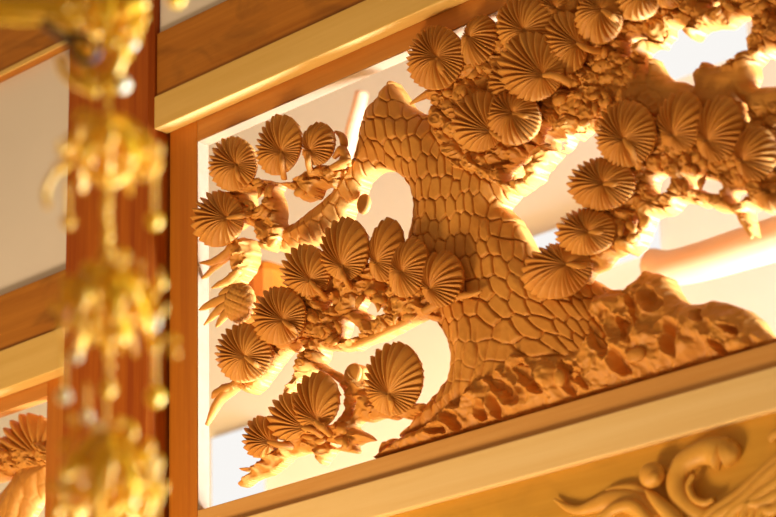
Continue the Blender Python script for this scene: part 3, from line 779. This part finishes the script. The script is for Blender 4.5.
# main chain
wire('chain', [(108, -20), (108, 140), (107, 300), (106, 540)], 1.2)
for y in list(range(182, 262, 11)): bead(107 + random.uniform(-1, 1), y, 5.2 + random.uniform(-.6, .6))
for y in (352, 366, 380, 393): bead(109, y, 4.5)
bead(97, 432, 7, 'pearl', 1.6); bead(94, 452, 7, 'pearl', 1.4); bead(97, 489, 7, 'pearl', 1.0)
# top arm, sweeping in from the upper left
wire('arm', [(-20, 4, 0, 11), (20, 8, 4, 12), (60, 12, 6, 12), (95, 22, 0, 8), (120, 40, 0, 7), (118, 66, 0, 6), (104, 84, 0, 7)])
wire('arm', [(-20, 18, 6, 4), (20, 20, 6, 5), (50, 22, 6, 5), (76, 34, 6, 6), (84, 60, 0, 5), (92, 84, 0, 4)])
wire('arm', [(60, 0, 0, 6), (90, 4, 0, 7), (124, 6, 4, 9), (146, 2, 0, 8)])
for a in [(28, 12, 8), (56, 10, 9), (86, 30, 9), (122, 22, 10), (132, 8, 9), (104, 50, 10), (124, 56, 8), (72, 22, 8), (92, 76, 9), (110, 84, 10), (140, 14, 7)]:
    curl(*a, sx=random.choice((-1, 1)), dz=random.uniform(-6, 6), r=3.2, rot=random.uniform(0, 6))
bead(122, 85, 8.5, 'pearl'); bead(132, 44, 6, 'pearl'); bead(86, 84, 8); bead(176, 0, 9, 'gold', 1.0)
wire('hook_wire', [(60, 56, 6, 4), (64, 72, 6, 5), (78, 84, 4, 6), (98, 92, 0, 6)])
bz_ = wire('bronze_loop', [(43, 28, 16, 3.5), (56, 36, 16, 4), (70, 44, 16, 5), (80, 42, 16, 4.5), (92, 46, 16, 3.5), (100, 55, 16, 3.5), (96, 64, 16, 3.5), (86, 68, 16, 3.5), (76, 60, 16, 3.5), (68, 48, 16, 3)], mat='golddark'); bz_['label'] = 'dark bronze loop'
# tiers: canopy ring, scrolled drops and strands, all round the chain
def tier(cy, h, rad, n, ph):
    ring = []
    for k in range(25):
        a = 2 * math.pi * k / 24
        ring.append((108 + rad * .62 * math.cos(a), cy + 2 * math.sin(a), rad * .62 * math.sin(a), 2.6))
    wire('tier_ring', ring)
    for k in range(n):
        a = ph + 2 * math.pi * k / n; c, s = math.cos(a), math.sin(a)
        def Q(f, y, r=2.8): return (108 + rad * f * c, y, rad * f * s, r)
        wire('canopy_rib', [Q(.05, cy - h * .42, 3.2), Q(.35, cy - h * .36, 3.4), Q(.7, cy - h * .12, 3.4), Q(.86, cy + h * .12, 3), Q(1.05, cy + h * .2, 2.6), Q(1.12, cy + h * .08, 2)])
        wire('canopy_rib', [Q(.62, cy, 2.6), Q(.5, cy + h * .22, 3), Q(.28, cy + h * .4, 3.2), Q(.06, cy + h * .5, 2.6)])
        curl(108 + rad * .8 * c, cy + h * .05, 8, 1 if c > 0 else -1, rad * .8 * s, 2.4, random.uniform(0, 3))
        curl(108 + rad * .45 * c, cy - h * .1, 9, 1 if c > 0 else -1, rad * .45 * s, 2.6, random.uniform(0, 3))
def petal(a, cy, rad, h, wd):
    c, q = math.cos(a), math.sin(a); V = []; F = []
    nu, nv = 7, 9
    for side in (0, 1):
        for j in range(nv):
            t = j / (nv - 1); r = rad * (.12 + .95 * math.sin(t * 1.45)) + side * 1.6; y = cy - h * .45 + h * .9 * t ** 1.5 - 6 * max(0, t - .8) * 5 * (t - .8)
            for i in range(nu):
                u = (i / (nu - 1) - .5) * 2; w = wd * math.sin(math.pi * min(1, .12 + t * .86)) ** .7 * (1 + .12 * math.cos(6 * math.pi * t))
                x = r * c - u * w * q; z = r * q + u * w * c
                V.append(OL(x, y + 3 * u * u, z))
    m = nu * nv
    for j in range(nv - 1):
        for i in range(nu - 1):
            k = j * nu + i
            F.append((k, k + 1, k + nu + 1, k + nu)); F.append((k + m, k + nu + m, k + nu + 1 + m, k + 1 + m))
    rim = [i for i in range(nu)] + [nu * (j + 1) - 1 for j in range(1, nv)] + [nu * nv - 1 - i for i in range(1, nu)] + [nu * (nv - 1 - j) for j in range(1, nv)]
    for i in range(len(rim) - 1): F.append((rim[i], rim[i] + m, rim[i + 1] + m, rim[i + 1]))
    return raw_obj('petal', V, F, MAT['gold'], orn)
for cy, rad, h, n, ph in ((150, 44, 62, 6, .9), (304, 42, 74, 7, .4), (324, 26, 60, 5, .8), (478, 46, 90, 8, .1), (500, 30, 70, 5, .6), (20, 30, 60, 5, .3)):
    for k in range(n): petal(ph + 2 * math.pi * k / n, cy, rad, h, 7.5)
tier(148, 74, 52, 6, 0.35)
tier(300, 80, 52, 7, 0.05)
tier(470, 88, 54, 7, 0.5)
for (cx_, cy_, wx_, wy_, n_) in ((110, 152, 50, 34, 14), (108, 305, 42, 42, 22), (110, 475, 48, 44, 26), (98, 38, 40, 44, 16)):
    for _ in range(n_):
        a_ = random.uniform(0, 6.28); q_ = math.sqrt(random.random())
        curl(cx_ + wx_ * q_ * math.cos(a_), cy_ + wy_ * q_ * math.sin(a_), random.uniform(7, 12), random.choice((-1, 1)), random.uniform(-30, 40), random.uniform(1.8, 3.4), random.uniform(0, 6))
# side strands
def strand(x, y0, y1, end_r=7, mat='gold', dz=0):
    wr = wire('strand', [(x, y0, dz), (x + .5, (y0 + y1) / 2, dz), (x, y1, dz)], .8)
    y = y0 + 5
    while y < y1 - 6:
        bead(x, y, 2.6, dz=dz, par=wr); y += 6.5
    bead(x, y1, end_r, mat, 1.1, dz, name='pendant', par=wr)
strand(154, 140, 222, 8.5); strand(68, 180, 221, 7); wire('hook_wire', [(64, 160, 0, 3), (54, 172, 0, 3), (45, 190, 0, 3), (47, 205, 0, 2.5)])
bead(47, 203, 4)
strand(155, 305, 398, 9.5); strand(76, 310, 355, 6, 'pearl'); strand(64, 340, 395, 7.5, 'pearl'); strand(87, 380, 416, 6.5, 'pearl'); strand(108, 380, 389, 8); strand(141, 260, 302, 6, 'pearl'); strand(160, 270, 284, 6)
bead(155, 322, 5, 'pearl', 2.2); bead(154, 345, 6, 'gold', 1.6); bead(78, 295, 6, 'pearl', 1.8); bead(88, 268, 8); bead(137, 284, 8); bead(152, 470, 6, 'pearl', 2.4); bead(66, 480, 6, 'pearl', 2.4)
curl(168, 345, 9, 1, 0, 3); curl(174, 356, 6, -1, 0, 2.5)
for (x, y, s) in [(108, 20, 12), (70, 8, 12), (40, 14, 9), (96, 44, 11), (136, 30, 10), (90, 286, 11), (76, 300, 10), (150, 292, 10), (124, 290, 12), (98, 330, 12), (70, 450, 10), (84, 470, 12), (146, 450, 10), (120, 480, 12), (70, 500, 12), (130, 470, 13), (126, 440, 12), (80, 500, 14), (112, 505, 14), (140, 510, 12), (95, 290, 12), (120, 320, 12), (132, 300, 12), (84, 320, 10), (66, 160, 8), (140, 150, 9), (66, 515, 10), (150, 500, 9), (110, 300, 10), (72, 285, 8), (100, 470, 12)]:
    curl(x, y, s, random.choice((-1, 1)), random.uniform(-10, 25), 3.6, random.uniform(0, 6))
for (x, y) in [(72, 420), (78, 430), (120, 425), (62, 330), (110, 340), (96, 330)]:
    bead(x, y, 4.5, 'gold', 1.2, 10)

# ------------------------------------------------------------------ light
def area(name, loc, target, sx, sy, power, col):
    l = bpy.data.lights.new(name, 'AREA'); l.shape = 'RECTANGLE'; l.size = sx; l.size_y = sy; l.energy = power; l.color = col
    o = bpy.data.objects.new(name, l); COL.objects.link(o); o.location = loc
    d = Vector(target) - Vector(loc); o.rotation_euler = d.to_track_quat('-Z', 'Y').to_euler(); return o
area('low_key_light', (-3.5, -1.35, 0.8), (-2.75, 0, 2.8), 0.7, 0.6, 64, (1.0, .79, .52))  # unseen key light added low in front; no door stands there
area('hall_daylight', (-0.6, 1.5, 1.2), (-3.0, 0.1, 3.0), 1.6, 1.6, 1250, (.60, .82, 1.42))
area('hall_wall_fill', (-4.6, 0.75, 2.0), (-5.0, 1.7, 4.2), 2.2, 0.8, 52, (1.0, .86, .64))  # unseen fill added to brighten the back wall, aimed upwards
wd = bpy.data.worlds.new('world'); SC.world = wd; wd.use_nodes = True
wd.node_tree.nodes['Background'].inputs[0].default_value = (1.0, .71, .41, 1); wd.node_tree.nodes['Background'].inputs[1].default_value = 0.35
SC.view_settings.view_transform = 'Standard'; SC.view_settings.look = 'None'
SC.view_settings.exposure = 0.0; SC.view_settings.gamma = 1.0; SC.view_settings.use_curve_mapping = False
